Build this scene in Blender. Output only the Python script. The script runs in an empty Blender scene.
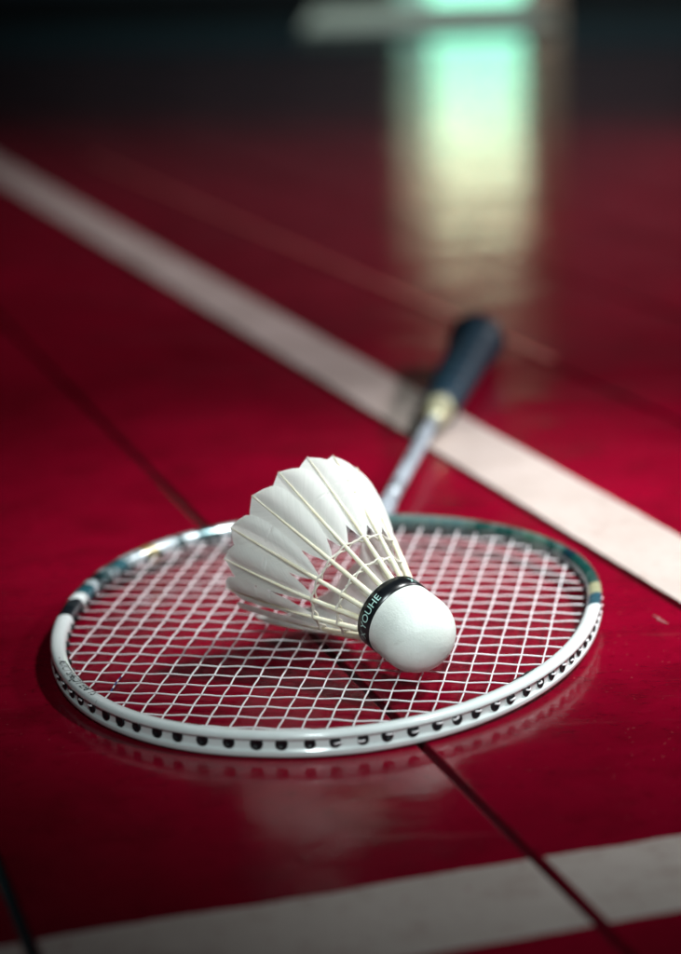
import bpy, bmesh, math, random
from math import sin, cos, tan, pi, sqrt, atan2, asin, radians
from mathutils import Vector, Matrix, Euler, noise

random.seed(11)
scene = bpy.context.scene
COL = scene.collection

# ------------------------------------------------------------------ camera numbers (solved from the photograph)
CAM_H, PITCH, ROLL, FPX = 0.2479, 0.2448, -0.0329, 2145.2

# ------------------------------------------------------------------ helpers
def link(o, parent=None):
    COL.objects.link(o)
    if parent is not None:
        o.parent = parent
    return o

def mesh_obj(name, verts, faces, mats, parent=None, smooth=True, uv=None, slots=None):
    me = bpy.data.meshes.new(name)
    me.from_pydata([tuple(v) for v in verts], [], faces)
    if not isinstance(mats, (list, tuple)):
        mats = [mats]
    for m in mats:
        me.materials.append(m)
    if slots:
        for p, s in zip(me.polygons, slots):
            p.material_index = s
    if uv:
        ul = me.uv_layers.new(name='UVMap')
        for p in me.polygons:
            for li in p.loop_indices:
                ul.data[li].uv = uv[me.loops[li].vertex_index]
    bm = bmesh.new(); bm.from_mesh(me)
    bmesh.ops.recalc_face_normals(bm, faces=bm.faces)
    bm.to_mesh(me); bm.free()
    for p in me.polygons:
        p.use_smooth = smooth
    me.update()
    return link(bpy.data.objects.new(name, me), parent)

def empty(name, loc, rot, label, cat, group=None):
    o = bpy.data.objects.new(name, None)
    o.empty_display_size = 0.02
    o.location = loc; o.rotation_euler = rot
    o['label'] = label; o['category'] = cat
    if group: o['group'] = group
    return link(o)

def structure(o, label=None):
    o['kind'] = 'structure'
    if label: o['label'] = label
    return o

class MB:
    """collects shapes for one mesh"""
    def __init__(s): s.v = []; s.f = []; s.m = []
    def add(s, v, f, slot=0):
        n = len(s.v); s.v += [Vector(a) for a in v]
        s.f += [[i + n for i in q] for q in f]; s.m += [slot] * len(f)
    def box(s, lo, hi, M=None, slot=0):
        v = [Vector((x, y, z)) for x in (lo[0], hi[0]) for y in (lo[1], hi[1]) for z in (lo[2], hi[2])]
        if M: v = [M @ a for a in v]
        s.add(v, [(0,1,3,2),(4,6,7,5),(0,4,5,1),(2,3,7,6),(0,2,6,4),(1,5,7,3)], slot)
    def tube(s, pts, rad, n=8, slot=0, cap=True, closed=False, squash=None):
        pts = [Vector(p) for p in pts]; N = len(pts)
        if not isinstance(rad, (list, tuple)): rad = [rad] * N
        rings = []; up = Vector((0, 0, 1))
        for i, p in enumerate(pts):
            if closed: d = pts[(i + 1) % N] - pts[i - 1]
            else: d = pts[min(i + 1, N - 1)] - pts[max(i - 1, 0)]
            d.normalize()
            a = d.cross(up)
            if a.length < 1e-6: a = d.cross(Vector((1, 0, 0)))
            a.normalize(); b = a.cross(d)
            sq = squash or (1, 1)
            rings.append([p + (a * cos(2*pi*k/n) * sq[0] + b * sin(2*pi*k/n) * sq[1]) * rad[i] for k in range(n)])
        v = [q for r in rings for q in r]; f = []
        for i in range(N if closed else N - 1):
            j = (i + 1) % N
            for k in range(n):
                f.append((i*n+k, i*n+(k+1) % n, j*n+(k+1) % n, j*n+k))
        if cap and not closed:
            f.append(tuple(range(n))); f.append(tuple((N-1)*n + k for k in range(n)))
        s.add(v, f, slot)
    def lathe(s, prof, n=48, M=None, slot=0, rmod=None):
        """prof: list of (r, z) along local z"""
        v = []; f = []
        for (r, z) in prof:
            for k in range(n):
                th = 2*pi*k/n
                rr = r if rmod is None else rmod(r, z, th)
                q = Vector((rr*cos(th), rr*sin(th), z))
                v.append(M @ q if M else q)
        for i in range(len(prof) - 1):
            for k in range(n):
                f.append((i*n+k, i*n+(k+1) % n, (i+1)*n+(k+1) % n, (i+1)*n+k))
        f.append(tuple(range(n))); f.append(tuple((len(prof)-1)*n + k for k in range(n)))
        s.add(v, f, slot)
    def build(s, name, mats, parent=None, smooth=True):
        return mesh_obj(name, s.v, s.f, mats, parent, smooth, slots=s.m)

def text_geometry(body, size):
    cu = bpy.data.curves.new('lettering_curve', 'FONT')
    cu.body = body; cu.size = size; cu.align_x = 'LEFT'; cu.resolution_u = 4
    ob = bpy.data.objects.new('lettering_curve', cu); COL.objects.link(ob)
    bpy.context.view_layer.update()
    me = bpy.data.meshes.new_from_object(ob.evaluated_get(bpy.context.evaluated_depsgraph_get()))
    v = [x.co.copy() for x in me.vertices]; f = [tuple(p.vertices) for p in me.polygons]
    bpy.data.objects.remove(ob); bpy.data.curves.remove(cu); bpy.data.meshes.remove(me)
    return v, f

# ------------------------------------------------------------------ materials
class Mat:
    def __init__(s, name):
        s.m = bpy.data.materials.new(name); s.m.use_nodes = True
        s.t = s.m.node_tree; s.b = s.t.nodes['Principled BSDF']; s.out = s.t.nodes['Material Output']
    def n(s, typ, **kw):
        nd = s.t.nodes.new(typ)
        for k, v in kw.items():
            if k in nd.inputs.keys(): nd.inputs[k].default_value = v
            else: setattr(nd, k, v)
        return nd
    def l(s, a, b): s.t.links.new(a, b)
    def set(s, **kw):
        for k, v in kw.items():
            s.b.inputs[k.replace('_', ' ')].default_value = v
        return s
    def coord(s, kind='Object', scale=(1, 1, 1)):
        tc = s.n('ShaderNodeTexCoord'); mp = s.n('ShaderNodeMapping'); mp.inputs['Scale'].default_value = scale
        s.l(tc.outputs[kind], mp.inputs['Vector']); return mp.outputs['Vector']
    def noise(s, vec, scale, detail=4, rough=.55):
        nd = s.n('ShaderNodeTexNoise'); nd.inputs['Scale'].default_value = scale
        nd.inputs['Detail'].default_value = detail; nd.inputs['Roughness'].default_value = rough
        s.l(vec, nd.inputs['Vector']); return nd.outputs['Fac']
    def ramp(s, fac, stops, interp='LINEAR'):
        r = s.n('ShaderNodeValToRGB'); cr = r.color_ramp; cr.interpolation = interp
        while len(cr.elements) < len(stops): cr.elements.new(0.5)
        for e, (p, c) in zip(cr.elements, stops):
            e.position = p
            e.color = (c, c, c, 1) if isinstance(c, (int, float)) else (*c, 1)
        s.l(fac, r.inputs['Fac']); return r.outputs['Color']
    def mix(s, fac, a, b):
        m = s.n('ShaderNodeMix', data_type='RGBA')
        for sock, val in ((m.inputs[0], fac), (m.inputs[6], a), (m.inputs[7], b)):
            if isinstance(val, bpy.types.NodeSocket): s.l(val, sock)
            elif isinstance(val, (int, float)): sock.default_value = val
            else: sock.default_value = (*val, 1)
        return m.outputs[2]
    def math(s, op, a, b=0.0):
        m = s.n('ShaderNodeMath', operation=op)
        for sock, val in ((m.inputs[0], a), (m.inputs[1], b)):
            if isinstance(val, bpy.types.NodeSocket): s.l(val, sock)
            else: sock.default_value = val
        return m.outputs[0]
    def bump(s, h, dist, strength=1.0):
        b = s.n('ShaderNodeBump'); b.inputs['Distance'].default_value = dist; b.inputs['Strength'].default_value = strength
        s.l(h, b.inputs['Height']); s.l(b.outputs['Normal'], s.b.inputs['Normal']); return b

def mat_board():
    m = Mat('red_floor_paint')
    v = m.coord('Object'); big = m.noise(v, 6, 6, .6); mid = m.noise(v, 30, 5, .6); fine = m.noise(v, 190, 4); spk = m.noise(v, 520, 2)
    c = m.mix(m.ramp(big, [(.3, 0), (.7, 1)]), (.115, .0005, .0075), (.205, .0014, .0145))
    c = m.mix(m.ramp(mid, [(.48, 0), (.72, .7)]), c, (.085, .0004, .005))
    c = m.mix(m.ramp(fine, [(.55, 0), (.75, .55)]), c, (.07, .0003, .004))
    # rubbed shoe streaks, pale dust flecks
    stk = m.noise(m.coord('Object', (4, 46, 1)), 5, 7, .75)
    c = m.mix(m.ramp(stk, [(.60, 0), (.72, .22)]), c, (.26, .05, .06))
    c = m.mix(m.ramp(spk, [(.70, 0), (.735, .55)]), c, (.33, .07, .07))
    m.l(c, m.b.inputs['Base Color'])
    rr = m.math('ADD', m.math('MULTIPLY', mid, .5), m.math('MULTIPLY', stk, .5))
    m.l(m.ramp(rr, [(.32, .095), (.5, .135), (.68, .30)]), m.b.inputs['Roughness'])
    h = m.math('ADD', m.math('MULTIPLY', fine, .5), m.math('ADD', m.math('MULTIPLY', mid, 2.0), m.math('MULTIPLY', m.noise(v, 9, 2), 13.0)))
    m.bump(h, .00025, .6)
    m.set(Specular_IOR_Level=.16)
    return m.m

def mat_paint_line():
    m = Mat('white_line_paint')
    v = m.coord('Object'); big = m.noise(v, 14, 5); fine = m.noise(v, 210, 4, .65); mid = m.noise(v, 50, 6, .7)
    c = m.mix(m.ramp(big, [(.35, 0), (.7, 1)]), (.44, .365, .34), (.35, .285, .26))
    c = m.mix(m.ramp(mid, [(.53, 0), (.72, .6)]), c, (.24, .15, .125))
    c = m.mix(m.ramp(fine, [(.58, 0), (.72, .45)]), c, (.20, .10, .09))
    wear = m.noise(m.coord('Object', (60, 9, 1)), 3, 7, .75)
    c = m.mix(m.ramp(wear, [(.62, 0), (.70, .6)]), c, (.20, .03, .035))
    m.l(c, m.b.inputs['Base Color']); m.set(Roughness=.45, Specular_IOR_Level=.35)
    m.bump(m.math('ADD', fine, mid), .0002, .7)
    return m.m

def simple(name, col, rough=.5, metal=0, spec=.5, **kw):
    m = Mat(name); m.set(Base_Color=(*col, 1), Roughness=rough, Metallic=metal, Specular_IOR_Level=spec, **kw)
    return m

def mat_varied(name, a, b, scale, rough=.5, metal=0, bump=0, spec=.5, **kw):
    m = simple(name, a, rough, metal, spec, **kw)
    v = m.coord('Object'); f = m.noise(v, scale, 5)
    m.l(m.mix(m.ramp(f, [(.35, 0), (.65, 1)]), a, b), m.b.inputs['Base Color'])
    if bump: m.bump(f, bump, .8)
    return m.m

def mat_frame():
    m = Mat('racket_frame_lacquer')
    tc = m.n('ShaderNodeTexCoord'); sep = m.n('ShaderNodeSeparateXYZ'); m.l(tc.outputs['UV'], sep.inputs[0])
    u, v = sep.outputs[0], sep.outputs[1]
    # decal edges are cut on a slant across the tube
    us = m.math('ADD', u, m.math('MULTIPLY', m.math('SUBTRACT', v, .5), .022))
    W = (.74, .80, .80); K = (.006, .010, .014); G = (.40, .33, .13); D = (.004, .045, .038); S = (.62, .72, .76); T = (.05, .10, .11)
    st = [(0, (.10, .14, .13)), (24, S), (37, T), (43, S), (47, K), (49, S), (56, G), (60, S), (67, (.03, .13, .16)), (71, S), (75, K), (79, S), (82, (.03, .15, .19)), (86.5, W), (89, K), (96.5, W),
          (273, (.01, .06, .09)), (279, (.30, .29, .17)), (284.5, D), (303, (.002, .02, .03)), (307, D), (316, (.02, .08, .05)), (324, D), (341, (.06, .12, .12))]
    col = m.ramp(us, [(a / 360, c) for a, c in st[:24]], 'CONSTANT')
    nz = m.noise(m.coord('Object'), 60, 4)
    col = m.mix(m.ramp(nz, [(.5, 0), (.8, .18)]), col, (.32, .36, .36))
    chip = m.ramp(m.noise(m.coord('Object'), 330, 4, .7), [(.70, 0), (.715, .85)])
    col = m.mix(chip, col, (.05, .06, .065))
    # dark blotches break the silver part up into painted highlights
    zone = m.ramp(u, [(0, 0), (.06, 0), (.065, 1), (.236, 1), (.24, 0)])
    blot = m.ramp(m.noise(m.coord('Object', (1, 1, .4)), 130, 3, .6), [(.42, 1), (.52, 0)])
    col = m.mix(m.math('MULTIPLY', m.math('MULTIPLY', zone, blot), .85), col, (.03, .09, .10))
    gz = m.ramp(u, [(0, 0), (.79, 0), (.80, 1), (1, 1)])
    col = m.mix(m.math('MULTIPLY', m.math('MULTIPLY', gz, blot), .6), col, (.12, .17, .155))
    m.l(m.math('MULTIPLY', zone, .55), m.b.inputs['Metallic'])
    m.l(col, m.b.inputs['Base Color'])
    m.set(Roughness=.26, Specular_IOR_Level=.5, Coat_Weight=.6, Coat_Roughness=.08)
    m.bump(m.noise(m.coord('Object'), 240, 2), .00003, .5)
    return m.m

def mat_string():
    m = simple('white_string', (.72, .70, .72), .38)
    return m.m

def mat_blue_string():
    m = Mat('string_with_blue_mark')
    v = m.n('ShaderNodeTexCoord'); s = m.n('ShaderNodeSeparateXYZ'); m.l(v.outputs['Object'], s.inputs[0])
    x = s.outputs[0]
    band = m.math('MULTIPLY', m.math('GREATER_THAN', x, BLUE[0]), m.math('LESS_THAN', x, BLUE[1]))
    dash = m.math('GREATER_THAN', m.math('SINE', m.math('MULTIPLY', x, 1150)), -.35)
    m.l(m.mix(m.math('MULTIPLY', band, dash), (.72, .70, .72), (.02, .04, .16)), m.b.inputs['Base Color'])
    m.set(Roughness=.38); return m.m
BLUE = (-.084, -.066)

def mat_feather():
    m = Mat('white_feather')
    tc = m.n('ShaderNodeTexCoord'); mp = m.n('ShaderNodeMapping'); m.l(tc.outputs['UV'], mp.inputs['Vector'])
    sep = m.n('ShaderNodeSeparateXYZ'); m.l(tc.outputs['UV'], sep.inputs[0])
    w, l = sep.outputs[0], sep.outputs[1]      # millimetres across and along
    aw = m.math('ABSOLUTE', w)
    ph = m.math('SUBTRACT', l, m.math('MULTIPLY', aw, 1.15))
    cmb = m.n('ShaderNodeCombineXYZ'); m.l(ph, cmb.inputs[0]); m.l(m.math('MULTIPLY', w, .05), cmb.inputs[1])
    oi = m.n('ShaderNodeObjectInfo'); m.l(m.math('MULTIPLY', oi.outputs['Random'], 40), cmb.inputs[2])
    barb = m.n('ShaderNodeTexNoise'); barb.inputs['Scale'].default_value = 1.7; barb.inputs['Detail'].default_value = 3
    m.l(cmb.outputs[0], barb.inputs['Vector'])
    c = m.mix(m.ramp(barb.outputs['Fac'], [(.35, 0), (.7, 1)]), (.93, .94, .91), (.85, .86, .83))
    m.l(c, m.b.inputs['Base Color']); m.set(Roughness=.55, Specular_IOR_Level=.35)
    wv = m.math('SINE', m.math('MULTIPLY', ph, 2*pi*2.2))
    h = m.math('ADD', m.math('MULTIPLY', wv, .35), barb.outputs['Fac'])
    bp = m.bump(h, .00012, .5)
    tr = m.n('ShaderNodeBsdfTranslucent'); m.l(c, tr.inputs['Color'])
    mx = m.n('ShaderNodeMixShader'); mx.inputs[0].default_value = .38
    m.l(m.b.outputs[0], mx.inputs[1]); m.l(tr.outputs[0], mx.inputs[2]); m.l(mx.outputs[0], m.out.inputs['Surface'])
    return m.m

def mat_quill():
    m = simple('cream_quill', (.80, .74, .55), .38, Subsurface_Weight=.15, Subsurface_Radius=(.002, .0015, .0008))
    v = m.coord('Object'); f = m.noise(v, 160, 3)
    m.l(m.mix(m.ramp(f, [(.35, 0), (.7, 1)]), (.86, .82, .67), (.76, .69, .50)), m.b.inputs['Base Color'])
    return m.m

def mat_cork():
    m = simple('white_cork_leather', (.74, .78, .74), .5, Subsurface_Weight=.1, Subsurface_Radius=(.002, .002, .002), Subsurface_Scale=.5)
    v = m.coord('Object')
    vo = m.n('ShaderNodeTexVoronoi'); vo.inputs['Scale'].default_value = 1500; m.l(v, vo.inputs['Vector'])
    f = m.noise(v, 700, 3)
    h = m.math('ADD', m.math('MULTIPLY', vo.outputs['Distance'], .8), f)
    h = m.math('ADD', h, m.math('MULTIPLY', m.noise(v, 170, 3), 1.6))
    m.bump(h, .00013, .5)
    cc = m.mix(m.ramp(m.noise(v, 110, 5, .65), [(.4, 0), (.75, 1)]), (.82, .86, .82), (.72, .76, .71))
    cc = m.mix(m.ramp(m.noise(v, 260, 5, .7), [(.63, 0), (.74, .5)]), cc, (.50, .50, .46))
    m.l(cc, m.b.inputs['Base Color'])
    return m.m

def mat_emit(name, col, strength, scale=3.0, lo=.6):
    m = Mat(name)
    f = m.noise(m.coord('Object'), scale, 3)
    m.set(Base_Color=(.02, .02, .02, 1), Roughness=.3)
    m.l(m.mix(m.ramp(f, [(.35, lo), (.65, 1)]), (0, 0, 0), col), m.b.inputs['Emission Color'])
    m.b.inputs['Emission Strength'].default_value = strength
    return m.m

M_board, M_line, M_frame, M_string = mat_board(), mat_paint_line(), mat_frame(), mat_string()
M_blue, M_feather, M_quill, M_cork = mat_blue_string(), mat_feather(), mat_quill(), mat_cork()
M_black = mat_varied('black_plastic', (.004, .005, .007), (.010, .012, .014), 300, .35)
M_blackink = simple('black_ink', (.006, .010, .013), .35).m
M_band = mat_varied('black_band_tape', (.003, .004, .006), (.008, .010, .012), 400, .28)
M_mint = simple('mint_print', (.50, .78, .72), .4).m
M_thread = simple('binding_thread', (.74, .70, .62), .35, Subsurface_Weight=.2, Subsurface_Radius=(.001, .001, .001)).m
M_grip = mat_varied('navy_grip_tape', (.002, .015, .028), (.004, .026, .044), 90, .42, bump=.0002)
M_cone = mat_varied('champagne_cone', (.42, .40, .20), (.62, .62, .48), 160, .25, metal=.5)
M_shaft = mat_varied('pale_blue_shaft', (.36, .40, .45), (.13, .15, .18), 420, .42, metal=.1)
M_sub = mat_varied('dark_subfloor', (.010, .035, .042), (.014, .045, .05), 40, .6)
M_outer = mat_varied('dark_green_floor_paint', (.012, .040, .044), (.016, .050, .052), 4, .07)
M_skirt = mat_varied('black_skirting_paint', (.004, .006, .007), (.006, .009, .010), 3, .6)
M_dado = mat_varied('teal_dado_paint', (.030, .070, .085), (.036, .080, .095), 2, .6)
M_wall = mat_varied('dark_wall_paint', (.26, .165, .18), (.20, .125, .145), 2, .8)

# ------------------------------------------------------------------ floor: red boards, gaps, painted lines
SD = Vector((.29240, -.95630)); SN = Vector((.95630, .29240)); S0 = Vector((-.21554, 1.42006))
def fl(u, v, z=0.0):
    p = S0 + SD*u + SN*v
    return Vector((p.x, p.y, z))
G0, G1 = Vector((-.515, 3.407)), Vector((.486, 2.987))        # where the red floor ends
GD = (G1 - G0).normalized(); GN = Vector((-GD.y, GD.x))
G0 += GN*1.7; G1 += GN*1.7
def u_far(v, back=0.0):
    a = S0 + SN*v - G0
    return (back - a.dot(GN)) / SD.dot(GN)

seams = [-.1413 - .1405*k for k in range(14, 0, -1)] + [-.1413, 0, .1382, .2785] + [.2785 + .1405*k for k in range(1, 22)]
NEAR_U = 1.75
for a, b in zip(seams[:-1], seams[1:]):
    g = .0016; e = .0007
    prof = [(a+g, -.0045), (a+g, -e), (a+g+e*.35, -e*.3), (a+g+e, 0), (b-g-e, 0), (b-g-e*.35, -e*.3), (b-g, -e), (b-g, -.0045)]
    verts = []; faces = []
    nst = 60; us = []
    for (v, z) in prof:
        for i in range(nst+1):
            t = i/nst
            u0 = u_far(v); u = u0 + (NEAR_U - u0)*(1-(1-t)**1.0)
            w = noise.noise(Vector((u*9, v*50, 3)))*.00035 if z <= 0 else 0
            verts.append(fl(u, v + w, z))
    n1 = nst+1
    for k in range(len(prof)-1):
        for i in range(nst):
            faces.append((k*n1+i, k*n1+i+1, (k+1)*n1+i+1, (k+1)*n1+i))
    o = mesh_obj('floor_board', verts, faces, M_board, smooth=False)
    structure(o)
sv = [Vector((-9, -2, -.0046)), Vector((9, -2, -.0046)), Vector((9, 11, -.0046)), Vector((-9, 11, -.0046))]
structure(mesh_obj('subfloor', sv, [(0, 1, 2, 3)], M_sub, smooth=False))
ov = [G0 + GD*(-8) , G0 + GD*8, G0 + GD*8 + GN*6, G0 + GD*(-8) + GN*6]
structure(mesh_obj('outer_floor', [Vector((p.x, p.y, -.0006)) for p in ov], [(0, 1, 2, 3)], M_outer, smooth=False))

def edge_noise(t, seed, amp):
    return amp*(noise.noise(Vector((t*22, seed, .3))) + .5*noise.noise(Vector((t*90, seed, 4.3))) + .25*noise.noise(Vector((t*300, seed, 8.1))))
def strip(name, pairs, z=.0003):
    v = []; f = []
    for (p, q) in pairs:
        v += [Vector((p.x, p.y, z)), Vector((q.x, q.y, z))]
    for i in range(len(pairs)-1):
        f.append((2*i, 2*i+1, 2*i+3, 2*i+2))
    return structure(mesh_obj(name, v, f, M_line, smooth=False))
# long line beside the handle
pr = []
for i in range(1400):
    u = -2.0 + i*(1.6+2.0)/1399
    pr.append((fl(u, .1403 + edge_noise(u, 1, .0005)), fl(u, .1812 + edge_noise(u, 2, .0005))))
strip('floor_line', pr)
# nearest line crossing the seams: one piece of paint per board
for a, b in zip(seams[:-1], seams[1:]):
    if b < -.8 or a > .9: continue
    pr = []
    for i in range(160):
        v = a + .0022 + (b-a-.0044)*i/159
        pr.append((fl(.9105 + edge_noise(v, 3, .0011), v), fl(.9545 + edge_noise(v, 4, .0006), v)))
    strip('floor_line', pr)
# far line at the end of the red floor
pr = []
for i in range(60):
    t = -4 + 8*i/59
    pr.append((Vector((*(G0 + GD*t - GN*.06), 0)), Vector((*(G0 + GD*t - GN*.015), 0))))
strip('floor_line', pr)
# narrow pale strip along a board seam: its sheen, painted as colour
pr = []
for i in range(300):
    u = -1.2 + i*(1.45)/299
    pr.append((fl(u, .2812 + edge_noise(u, 5, .0004)), fl(u, .2880 + edge_noise(u, 6, .0006))))
thin = strip('floor_line', pr)  # painted seam sheen, no court marking
thin.data.materials.clear()
thin.data.materials.append(mat_varied('seam_sheen_paint', (.40, .12, .11), (.30, .03, .035), 60, .35))

# pale rubbed scuff on the paint right of the racket
sv = []; sf = []
for i in range(41):
    u = .7305 - .006 + .012*i/40; hw = .0011*sin(pi*i/40)**.6*(.55 + .6*abs(noise.noise(Vector((i*.6, 2, 1)))))
    c0 = .124 + .0007*noise.noise(Vector((i*.12, 5, 1)))
    sv += [fl(u, c0-hw, .00025), fl(u, c0+hw, .00025)]
    if i: sf.append((2*i-2, 2*i-1, 2*i+1, 2*i))
structure(mesh_obj('floor_scuff', sv, sf, mat_varied('rubbed_scuff', (.26, .13, .13), (.14, .01, .016), 900, .5), smooth=False))

# ------------------------------------------------------------------ racket
R_C = Vector((-.007, .754, 0)); PHI = 1.3928; TILT = .0162
HW, HL, HN, HE = .1989, .250, 2.1858, .0937
H = .0088
racket = empty('badminton_racket', R_C, (0, 0, 0),
               'white and dark green strung badminton racket lying flat on the red floor', 'racket')
racket.rotation_euler = (Matrix.Rotation(PHI, 3, 'Z') @ Matrix.Rotation(-TILT, 3, 'Y')).to_euler()
racket.location.z = HL/2*TILT
RM = Matrix.Translation(racket.location) @ racket.rotation_euler.to_matrix().to_4x4()

def head_pt(t):
    c, s = cos(t), sin(t)
    a = math.copysign(abs(c)**(2/HN), c)*HL/2
    b = math.copysign(abs(s)**(2/HN), s)*HW/2*(1 + HE*c)
    return Vector((a, b, 0))
# even-arc resampling
NR = 720
raw = [head_pt(2*pi*i/7200) for i in range(7200)]
cum = [0]
for i in range(7200): cum.append(cum[-1] + (raw[(i+1) % 7200] - raw[i]).length)
PER = cum[-1]
ring = []; ring_t = []
j = 0
for i in range(NR):
    tgt = PER*i/NR
    while cum[j+1] < tgt: j += 1
    ring.append(raw[j]); ring_t.append(j/7200)
def ring_frame(i):
    p = ring[i % NR]; d = ring[(i+3) % NR] - ring[(i-3) % NR]; d.normalize()
    return p, d, Vector((d.y, -d.x, 0))          # point, tangent, outward normal
prof = [(.0022, 0), (.0012, .0001), (.0004, .0006), (.0001, .0013), (0, .0022), (.00005, .0027), (.0007, .0031), (.0008, .0036), (.0008, .0058), (.0007, .0062),
        (.00005, .0065), (0, .0070), (.0001, .0076), (.0005, .0083), (.0013, .0087), (.0023, .0088), (.0034, .0087), (.0044, .0082), (.0051, .0073), (.0055, .0060), (.0056, .0045), (.0055, .0030), (.0051, .0016), (.0044, .0007), (.0034, .0001)]
verts = []; faces = []; uvs = []
NP = len(prof)
for i in range(NR + 1):
    p, d, nrm = ring_frame(i)
    for k, (ins, z) in enumerate(prof):
        q = p - nrm*ins; q.z = z
        verts.append(q)
        uvs.append((ring_t[i % NR] if i < NR else 1.0, k/NP))
for i in range(NR):
    for k in range(NP):
        faces.append((i*NP+k, i*NP+(k+1) % NP, (i+1)*NP+(k+1) % NP, (i+1)*NP+k))
frame = mesh_obj('frame', verts, faces, M_frame, racket, uv=uvs)
ZS = .0046

def inside(a, b, ins=.0050):
    # is the point inside the inner edge of the frame
    aa = a/(HL/2-ins); 
    if abs(aa) >= 1: return False
    c = math.copysign(abs(aa)**(HN/2), aa)
    s = sqrt(max(0, 1-c*c))
    return abs(b) <= (s**(2/HN))*(HW/2*(1+HE*c)-ins)
def extent(fixed, along_x):
    lo = hi = None
    for i in range(-1500, 1501):
        w = i*.0001
        if inside(w, fixed) if along_x else inside(fixed, w):
            if lo is None: lo = w
            hi = w
    return lo, hi
# string bed
DX, DY = .0093, .0079
NM, NC = 22, 24
ys = [(i - (NM-1)/2)*DY + random.uniform(-.00025, .00025) for i in range(NM)]
xs = [-.1105 + j*DX + random.uniform(-.0003, .0003) for j in range(NC)]
AMP = .00023; SR = .00030
ends = []
for i, y in enumerate(ys):
    e = extent(y, True)
    if e[0] is None: continue
    pts = []; n = int((e[1]-e[0])/.0012)
    for k in range(n+1):
        x = e[0] + (e[1]-e[0])*k/n
        fj = (x - xs[0])/DX
        pts.append((x, y + .00012*sin(x*70+i), ZS + AMP*cos(pi*fj + pi*i)))
    b = MB(); b.tube(pts, SR, 8)
    b.build('main_string', M_blue if i == 18 else M_string, racket)
    ends += [(Vector((e[0], y, ZS))), (Vector((e[1], y, ZS)))]
for j, x in enumerate(xs):
    e = extent(x, False)
    if e[0] is None: continue
    pts = []; n = int((e[1]-e[0])/.0012)
    for k in range(n+1):
        y = e[0] + (e[1]-e[0])*k/n
        fi = (y - ys[0])/DY
        pts.append((x + 0.0001*sin(y*40+j) + .00014*cos(pi*fi + pi*j), y, ZS - AMP*cos(pi*fi + pi*j)))
    b = MB(); b.tube(pts, SR, 8)
    b.build('cross_string', M_string, racket)
    ends += [(Vector((x, e[0], ZS))), (Vector((x, e[1], ZS)))]
# black bumper with the inner grommet barrels
gb = MB()
for p in ends:
    i = min(range(0, NR, 2), key=lambda q: (ring[q]-Vector((p.x, p.y, 0))).length)
    _, d, nrm = ring_frame(i)
    q = ring[i] - nrm*.0056
    q = Vector((q.x, q.y, ZS))
    gb.tube([q + nrm*.0003, q - nrm*.0009, q - nrm*.0012], [.00125, .00115, .0008], 10)
gb.build('grommet_strip', M_black, racket)
# outer grommets in the groove of the frame
NG = 84
for g in range(NG):
    fi = (g + random.uniform(-.06, .06))/NG*NR
    i = int(fi) % NR
    p, d, nrm = ring_frame(i)
    tdeg = ring_t[i]*360
    c = p - nrm*.0006; c.z = ZS + .0005
    up = Vector((0, 0, 1))
    def P(a, b, o): return c + d*a + up*b + nrm*o
    b = MB(); n = 18
    R1 = .00200*random.uniform(.92, 1.06); el = 1.0
    v = []; f = []
    for r_, o_ in ((R1, -.0006), (R1, .00035), (R1*.82, .0005), (R1*.6, .0004), (R1*.45, .0001)):
        for k in range(n):
            a = 2*pi*k/n; v.append(P(r_*cos(a)*el, r_*sin(a), o_))
    for q in range(4):
        for k in range(n): f.append((q*n+k, q*n+(k+1) % n, (q+1)*n+(k+1) % n, (q+1)*n+k))
    f.append(tuple(4*n+k for k in range(n)))
    b.add(v, f, 0)
    if 190 < tdeg < 285 or 120 < tdeg < 142:
        s = random.choice((-1, 1)) * (1 if random.random() < .85 else -1)
        a0 = random.uniform(-.2, .2)
        y0 = random.choice((-.0004, .0002, .0006))
        pts = [P(s*(-.0004), y0 + a0*-.001, .0002), P(s*.0004, y0 + a0*.0005, .00075), P(s*.0013, y0*.8 + a0*.001, .00075), P(s*.0019, y0*.6, .0003)]
        b.tube(pts, .00034, 8, 1)
    b.build('grommet', [M_black, M_string], racket)

def top_z(ins):
    pp = prof[13:20]
    for (a, za), (c, zc) in zip(pp[:-1], pp[1:]):
        if ins <= c: return za + (zc-za)*(ins-a)/(c-a)
    return pp[-1][1]
# little prints on the upper face of the frame
def on_frame(name, items, parent=racket):
    """items: (text, start arc position in mm from t, size, radial inset, slant)"""
    b = MB()
    for (txt, t0, size, ins, wide) in items:
        v, f = text_geometry(txt, size)
        i0 = min(range(NR), key=lambda q: abs(ring_t[q]*360 - t0))
        step = PER/NR; out = []
        for q in v:
            fi = i0 + q.x*wide/step
            k = int(math.floor(fi)); w = fi - k
            p0, _, n0 = ring_frame(k); p1, _, n1 = ring_frame(k+1)
            p = p0.lerp(p1, w); nn = n0.lerp(n1, w).normalized()
            zi = .0012 + q.y*.95
            pos = p - nn*zi
            z = top_z(zi) + .0002
            pos.z = z
            out.append(pos)
        b.add(out, f)
    return b.build(name, M_blackink, parent, smooth=False)
on_frame('lettering', [('-  ASTCT SH6JDT EF8 TS', 118, .0042, .0030, .95)])
# small tick mark near the right front
tick = MB()
for (t0, t1, i0, i1, w0) in ((236.5, 243.0, .0052, .0047, .00028), (238.2, 241.0, .0036, .0046, .00055)):
    pts = []
    for k in range(9):
        tt = t0 + (t1-t0)*k/8
        i = min(range(NR), key=lambda q: abs(ring_t[q]*360 - tt)); p, d, nn = ring_frame(i)
        ins = i0 + (i1-i0)*k/8
        q = p - nn*ins; q.z = .0088 - ((ins-.0023)**2)*110 - .0001
        pts.append(q)
    tick.tube(pts, w0, 6)
tick.build('tick_mark', M_blackink, racket)

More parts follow.
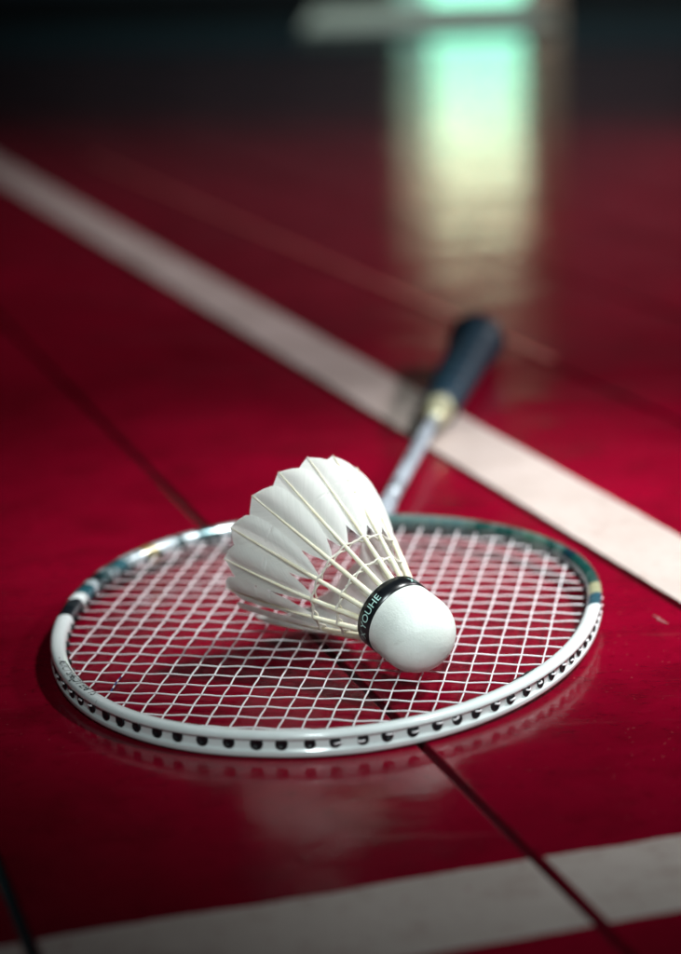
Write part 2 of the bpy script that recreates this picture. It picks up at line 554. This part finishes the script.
# throat, shaft, cone, handle (local x axis, away from the head)
AX = Matrix.Translation((0, 0, ZS)) @ Matrix.Rotation(pi/2, 4, 'Y')   # lathe z -> local +x
b = MB(); b.lathe([(.0030, .1215), (.0046, .126), (.0050, .131), (.0046, .139), (.0041, .150), (.0039, .158)], 32, AX)
b.build('throat_joint', M_shaft, racket)
b = MB(); b.lathe([(.0035, .156), (.0035, .20), (.0035, .25), (.0035, .28), (.0035, .315)], 32, AX)
shaft = b.build('shaft', M_shaft, racket)
b = MB()
v, f = text_geometry('CARBON SHAFT  LIGHT 7.0', .0042)
b.add([Vector((.215 + q.x, .0036*sin(-(q.y-.0014)/.0036), ZS + .00358*cos((q.y-.0014)/.0036) + .00004)) for q in v], f)
b2 = MB(); 
for s0 in (.172, .180, .288, .296):
    b2 = MB(); b2.lathe([(.00353, s0), (.00356, s0+.0002), (.00356, s0+.003), (.00353, s0+.0032)], 32, AX)
    b2.build('shaft_stripe', M_blackink, shaft)
b.build('lettering', M_blackink, shaft, smooth=False)
b = MB(); b.lathe([(.0040, .306), (.0050, .307), (.0056, .310), (.0066, .318), (.0078, .327), (.0084, .333), (.0086, .337)], 40, AX)
b.build('cone', M_cone, racket)
def wrap(r, z, th):
    ph = ((z/.021 + th/(2*pi)) % 1.0)
    octo = 1 + .018*cos(8*th)
    return (r - .0009*math.exp(-(ph/.10)**2) - .0009*math.exp(-((1-ph)/.06)**2))*octo
pf = [(.0082, .3320)]
for k in range(150):
    t = k/149; z = .3325 + .1715*t
    r = .0094 + .0042*t**.8 + .0022*max(0, (t-.82)/.18)**1.6
    pf.append((r, z))
b = MB(); b.lathe(pf, 64, AX, rmod=wrap)
hd = b.build('handle', M_grip, racket)
b = MB(); b.lathe([(.0165, .5039), (.0170, .5050), (.0171, .5080), (.0164, .5102), (.0146, .5112), (.0060, .5115)], 48, AX, rmod=lambda r, z, th: r*(1+.018*cos(8*th)))
b.build('butt_cap', M_black, hd)

# ------------------------------------------------------------------ shuttlecock
RC = .0137                    # cork radius
S_COL, S_TIP, R0, R1 = .0142, .0685, .0112, .0325
R_EFF = R1 + .0005
ELEV = asin((R_EFF - RC)/S_TIP) + .01
AZ = radians(127)
def unproj(px, py, z):
    X, Y = px-340.5, py-477
    X, Y = cos(-ROLL)*X - sin(-ROLL)*Y, sin(-ROLL)*X + cos(-ROLL)*Y
    c, s = cos(PITCH), sin(PITCH)
    d = Vector((X/FPX, c + (-Y/FPX)*s, -s + (-Y/FPX)*c)); t = (z-CAM_H)/d.z
    return Vector((d.x*t, d.y*t, z))
z_str = (RM @ Vector((-.005, -.03, ZS))).z + SR + .0002
CC = unproj(415.5, 632.0, z_str + RC)
axis = Vector((cos(AZ)*cos(ELEV), sin(AZ)*cos(ELEV), sin(ELEV)))
shuttle = empty('shuttlecock', CC, (0, 0, 0), 'white feather shuttlecock with a black band resting on the racket strings', 'shuttlecock')
xh = Vector((0, 0, 1)).cross(axis).normalized(); yh = axis.cross(xh)
SM = Matrix((xh, yh, axis)).transposed()
shuttle.rotation_euler = SM.to_euler()
camdir = (Vector((0, 0, CAM_H)) - CC); cl = SM.inverted() @ camdir
TH_C = atan2(cl.y, cl.x)
# cork
pf = []
for k in range(33):
    a = -pi/2 + (pi/2)*k/32
    pf.append((max(RC*cos(a), .00001), RC*sin(a)))
pf += [(RC, .003), (RC*.998, .006), (RC*.99, .009), (RC*.985, .0140), (RC*.96, .0150), (RC*.8, .0153)]
b = MB(); b.lathe(pf, 96); b.build('cork', M_cork, shuttle)
B0, B1, RB = .0081, .0142, RC*.992 + .00022
b = MB(); b.lathe([(RB-.0005, B0-.0002), (RB, B0), (RB+.00005, (B0+B1)/2), (RB, B1), (RB-.0009, B1+.0004)], 128)
band = b.build('band', M_band, shuttle)
b = MB()
for start in (-64, 62):
    v, f = text_geometry('X YOUHE', .0042)
    out = []
    for q in v:
        th = TH_C + radians(start) + q.x*.95/RB
        r = RB + .00012
        out.append(Vector((r*cos(th), r*sin(th), B0 + .0016 + q.y*.95)))
    b.add(out, f)
b.build('lettering', M_mint, band, smooth=False)

LF = sqrt((S_TIP - S_COL)**2 + (R1 - R0)**2)
def curve(stops, x):
    if x <= stops[0][0]: return stops[0][1]
    for (a, fa), (c, fc) in zip(stops[:-1], stops[1:]):
        if x <= c:
            t = (x-a)/(c-a); return fa + (fc-fa)*t
    return stops[-1][1]
RIGHT = [(.335, .0), (.355, 1.4), (.40, 3.3), (.46, 5.2), (.54, 7.0), (.63, 8.2), (.72, 9.0), (.80, 9.3), (.86, 9.1), (.905, 8.4), (.94, 6.9), (.967, 4.6), (.985, 2.3), (1.0, .12)]
LEFT = [(.345, .0), (.38, 1.2), (.46, 2.6), (.60, 4.3), (.75, 5.6), (.86, 6.4), (.92, 6.6), (.955, 4.2), (.98, 1.9), (1.0, .12)]
NFE = 16
OFF = radians(-3.2)
for k in range(NFE):
    th0 = OFF + 2*pi*k/NFE + random.uniform(-.018, .018)
    er, et = Vector((cos(th0), sin(th0), 0)), Vector((-sin(th0), cos(th0), 0))
    L = LF*(1 + random.uniform(-.012, .012))
    base = er*R0 + Vector((0, 0, S_COL)); slope = (er*(R1-R0) + Vector((0, 0, S_TIP-S_COL))).normalized()
    nout = et.cross(slope).normalized()
    if nout.dot(er) < 0: nout = -nout
    tw = .13 + random.uniform(-.025, .025); kr = random.uniform(.94, 1.05); kl = random.uniform(.92, 1.06)
    bow = random.uniform(-.0006, .0006)
    def quill(f): return base + slope*(f*L) + nout*(.0012*sin(pi*f)*.6) + et*(bow*sin(pi*f))
    # vane: two webs sharing the quill line
    NL, NWc = 110, 8
    verts = []; uvs = []; faces = []
    splits = [(random.uniform(.6, .9), random.uniform(.12, .4)) for _ in range(random.choice((0, 1, 1, 2)))]
    for a in range(NL+1):
        fr = .345 + .655*(a/NL)**.92
        wr = curve(RIGHT, fr)*.001*kr; wl = curve(LEFT, fr)*.001*kl
        for (f0, dp) in splits:
            if abs(fr - f0) < .0075: wr *= 1 - dp*(1 - abs(fr-f0)/.0075)
        wr += .00012*noise.noise(Vector((fr*40, k*3.1, 0)))*(wr > .002); wl += .00012*noise.noise(Vector((fr*40, k*3.1, 9)))*(wl > .002)
        for c in range(-NWc, NWc+1):
            w = (wr if c > 0 else wl)*c/NWc
            if c > 0: hgt = tw*w*.8 + .0013*sin(pi*(c/NWc)**.9)*(wr/.009) - .0006*(w/.0095)**2*max(0, (fr-.75)/.25)
            else: hgt = tw*w*1.15 - 6.0*w*w
            # barbs sweep towards the tip a little
            q = quill(fr) + et*w + nout*(hgt - .00025)
            verts.append(q); uvs.append((w*1000, fr*L*1000))
    nc = 2*NWc+1
    for a in range(NL):
        for c in range(nc-1):
            faces.append((a*nc+c, a*nc+c+1, (a+1)*nc+c+1, (a+1)*nc+c))
    fe = mesh_obj('feather', verts, faces, M_feather, shuttle, uv=uvs)
    pts = [quill(-.03 + 1.03*q/20) + nout*.0002 for q in range(21)]
    rad = [.00118*(1-.86*(q/20)**.9) for q in range(21)]
    b = MB(); b.tube(pts, rad, 10)
    b.build('quill', M_quill, fe)
# the two bindings
for (fr, r_th) in ((.175, .00042), (.345, .00040)):
    b = MB(); pts = []
    zc = S_COL + fr*(S_TIP-S_COL); rc = R0 + fr*(R1-R0)
    N = 16*14
    for q in range(N):
        th = 2*pi*q/N; ph = cos(NFE*(th-OFF))
        rr = rc + .0003 + .00045*ph + .0007*sin(pi*fr)
        pts.append(Vector((rr*cos(th), rr*sin(th), zc + .0002*sin(8*(th-OFF)))))
    b.tube(pts, r_th, 8, closed=True)
    pts = []
    for q in range(N):
        th = 2*pi*q/N; ph = cos(NFE*(th-OFF))
        rr = rc - .0005 - .00075*ph + .0007*sin(pi*fr)
        pts.append(Vector((rr*cos(th), rr*sin(th), zc - .0003 - .0002*sin(8*(th-OFF)))))
    b.tube(pts, r_th*.9, 8, closed=True)
    b.build('thread_ring', M_thread, shuttle)

# ------------------------------------------------------------------ far end of the hall
WC = unproj(477, 3, 0); ang = radians(-16)
WD = Vector((cos(ang), sin(ang))); WN = Vector((-WD.y, WD.x))
def s_at(px):
    p = unproj(px, 3, 0); d = Vector((p.x, p.y)); c2 = Vector((WC.x, WC.y))
    t = c2.dot(WN)/d.dot(WN)
    return (d*t - c2).dot(WD)
o = empty('back_wall', (WC.x, WC.y, 0), (0, 0, ang), 'dark wall with a darker dado at the far end of the court', 'wall')
xm, x1, x2, xb = s_at(395), s_at(427), s_at(523), s_at(560)
ZA, ZB, ZT = .52, .70, 1.05
b = MB(); b.box((-9, 0, .30), (xm-.012, .2, 3.6)); b.box((xb+.012, 0, .30), (9, .2, 3.6)); b.box((xm-.012, 0, ZT+.012), (xb+.012, .2, 3.6))
b.build('wall_panel', M_wall, o, smooth=False)
for q0, q1 in ((-9, xm-.012), (xb+.012, 9)):
    k = MB(); k.box((q0, -.006, .0905), (q1, .19, .2995)); k.build('dado', M_dado, o, smooth=False)
    k = MB(); k.box((q0, -.014, -.004), (q1, .19, .09)); k.build('skirting', M_skirt, o, smooth=False)
w = empty('low_window', (WC.x, WC.y, 0), (0, 0, ang), 'bright low window with green and cream panes at the far end of the floor', 'window')
fb = MB()
fb.box((xm-.011, .02, 0), (xm, .08, ZT)); fb.box((xm, .02, 0), (xb, .08, .012)); fb.box((xb, .02, 0), (xb+.011, .08, ZT)); fb.box((xm-.011, .02, ZT), (xb+.011, .08, ZT+.011))
fb.box((x2-.006, .022, .012), (x2+.006, .078, ZT)); fb.box((xm+.001, .024, ZA), (xb, .076, ZA+.012))
fb.build('window_frame', simple('dark_window_frame', (.02, .02, .02), .4).m, w, smooth=False)
def pane(x0, x1, z0, z1, col, s, sc=8, lo=.7, d=.05):
    b = MB(); b.box((x0, d, z0), (x1, d+.006, z1)); b.build('pane', mat_emit('lit_pane', col, s, sc, lo), w, smooth=False)
pane(xm, x1, .012, ZA, (.30, .62, .50), .9)
pane(x1, x2-.006, .012, ZA, (.34, 1.0, .70), 2.9)
pane(x2+.006, xb, .012, ZA, (.45, .36, .27), .5)
ZM = .60
for (z0, z1, g) in ((ZA+.012, ZM, .62), (ZM+.002, ZB, 1.15)):
    pane(xm, x1, z0, z1, (.85, .78, .50), 2.6*g)
    pane(x1, x2-.006, z0, z1, (1.0, .90, .56), 7.5*g)
    pane(x2+.006, xb, z0, z1, (.42, .22, .14), .6*g)
for (z0, z1, g) in ((.76, .80, .5), (.90, .94, .3)):  # unseen glow strips added for faint bands in the floor reflection
    pane(xm+.03, x2-.02, z0, z1, (.9, .68, .5), g)
# pale slab before the window, standing in for sunlight on the floor
mt = mat_varied('pale_light_patch', (.62, .76, .64), (.50, .64, .54), 12, .85)
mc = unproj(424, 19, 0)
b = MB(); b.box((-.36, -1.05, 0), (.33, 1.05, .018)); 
mo = b.build('light_patch_slab', mt, None, smooth=False)
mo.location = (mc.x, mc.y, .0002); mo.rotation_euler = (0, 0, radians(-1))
mo['label'] = 'pale slab added for the sunlit patch on the dark floor in front of the bright window'; mo['category'] = 'mat'

# ------------------------------------------------------------------ light
def lamp(name, typ, loc, tgt, energy, col=(1, 1, 1), **kw):
    d = bpy.data.lights.new(name, typ); d.energy = energy; d.color = col
    for k, v in kw.items(): setattr(d, k, v)
    o = link(bpy.data.objects.new(name, d)); o.location = loc
    o.rotation_euler = (Vector(tgt) - Vector(loc)).to_track_quat('-Z', 'Y').to_euler()
    return o
lamp('key_lamp', 'SPOT', (.80, .80, 1.30), (.11, .89, 0), 222, (.96, 1.0, .985), spot_size=radians(23.5), spot_blend=1.0, shadow_soft_size=.10)
lamp('front_fill', 'SPOT', (.10, -.30, .85), (.12, .72, .03), 102, (.87, 1.0, 1.0), spot_size=radians(19), spot_blend=1.0, shadow_soft_size=.15)  # added fill near the camera, brightens frame, cork and feathers
lamp('far_floor_fill', 'SPOT', (1.9, 1.75, 1.35), (.40, 1.85, 0), 290, (1.0, .95, .98), spot_size=radians(68), spot_blend=1.0, shadow_soft_size=.12)  # added unseen spot: lifts the far boards, throws the handle's shadow left
lamp('far_end_fill', 'SPOT', (.5, 5.4, 2.7), (.4, 7.3, .05), 170, (.95, .95, 1.0), spot_size=radians(76), spot_blend=1.0, shadow_soft_size=.2)  # unseen spot put in to light the pale slab and far wall

world = bpy.data.worlds.new('World'); scene.world = world; world.use_nodes = True
bg = world.node_tree.nodes['Background']; bg.inputs['Color'].default_value = (.40, .5, .52, 1); bg.inputs['Strength'].default_value = .012

# ------------------------------------------------------------------ camera
cd = bpy.data.cameras.new('camera'); cam = link(bpy.data.objects.new('camera', cd))
cam.matrix_world = Matrix.Translation((0, 0, CAM_H)) @ Matrix.Rotation(pi/2 - PITCH, 4, 'X') @ Matrix.Rotation(ROLL, 4, 'Z')
cd.sensor_fit = 'VERTICAL'; cd.sensor_height = 36; cd.lens = FPX/954*36
cd.clip_start = .01; cd.clip_end = 60
cd.dof.use_dof = True; cd.dof.focus_distance = .720; cd.dof.aperture_fstop = cd.lens/15.0; cd.dof.aperture_blades = 0
scene.camera = cam

scene.view_settings.view_transform = 'Standard'; scene.view_settings.look = 'None'
scene.view_settings.exposure = 0; scene.view_settings.gamma = 1
scene.render.engine = 'CYCLES'
scene.cycles.use_denoising = True
scene.cycles.max_bounces = 8
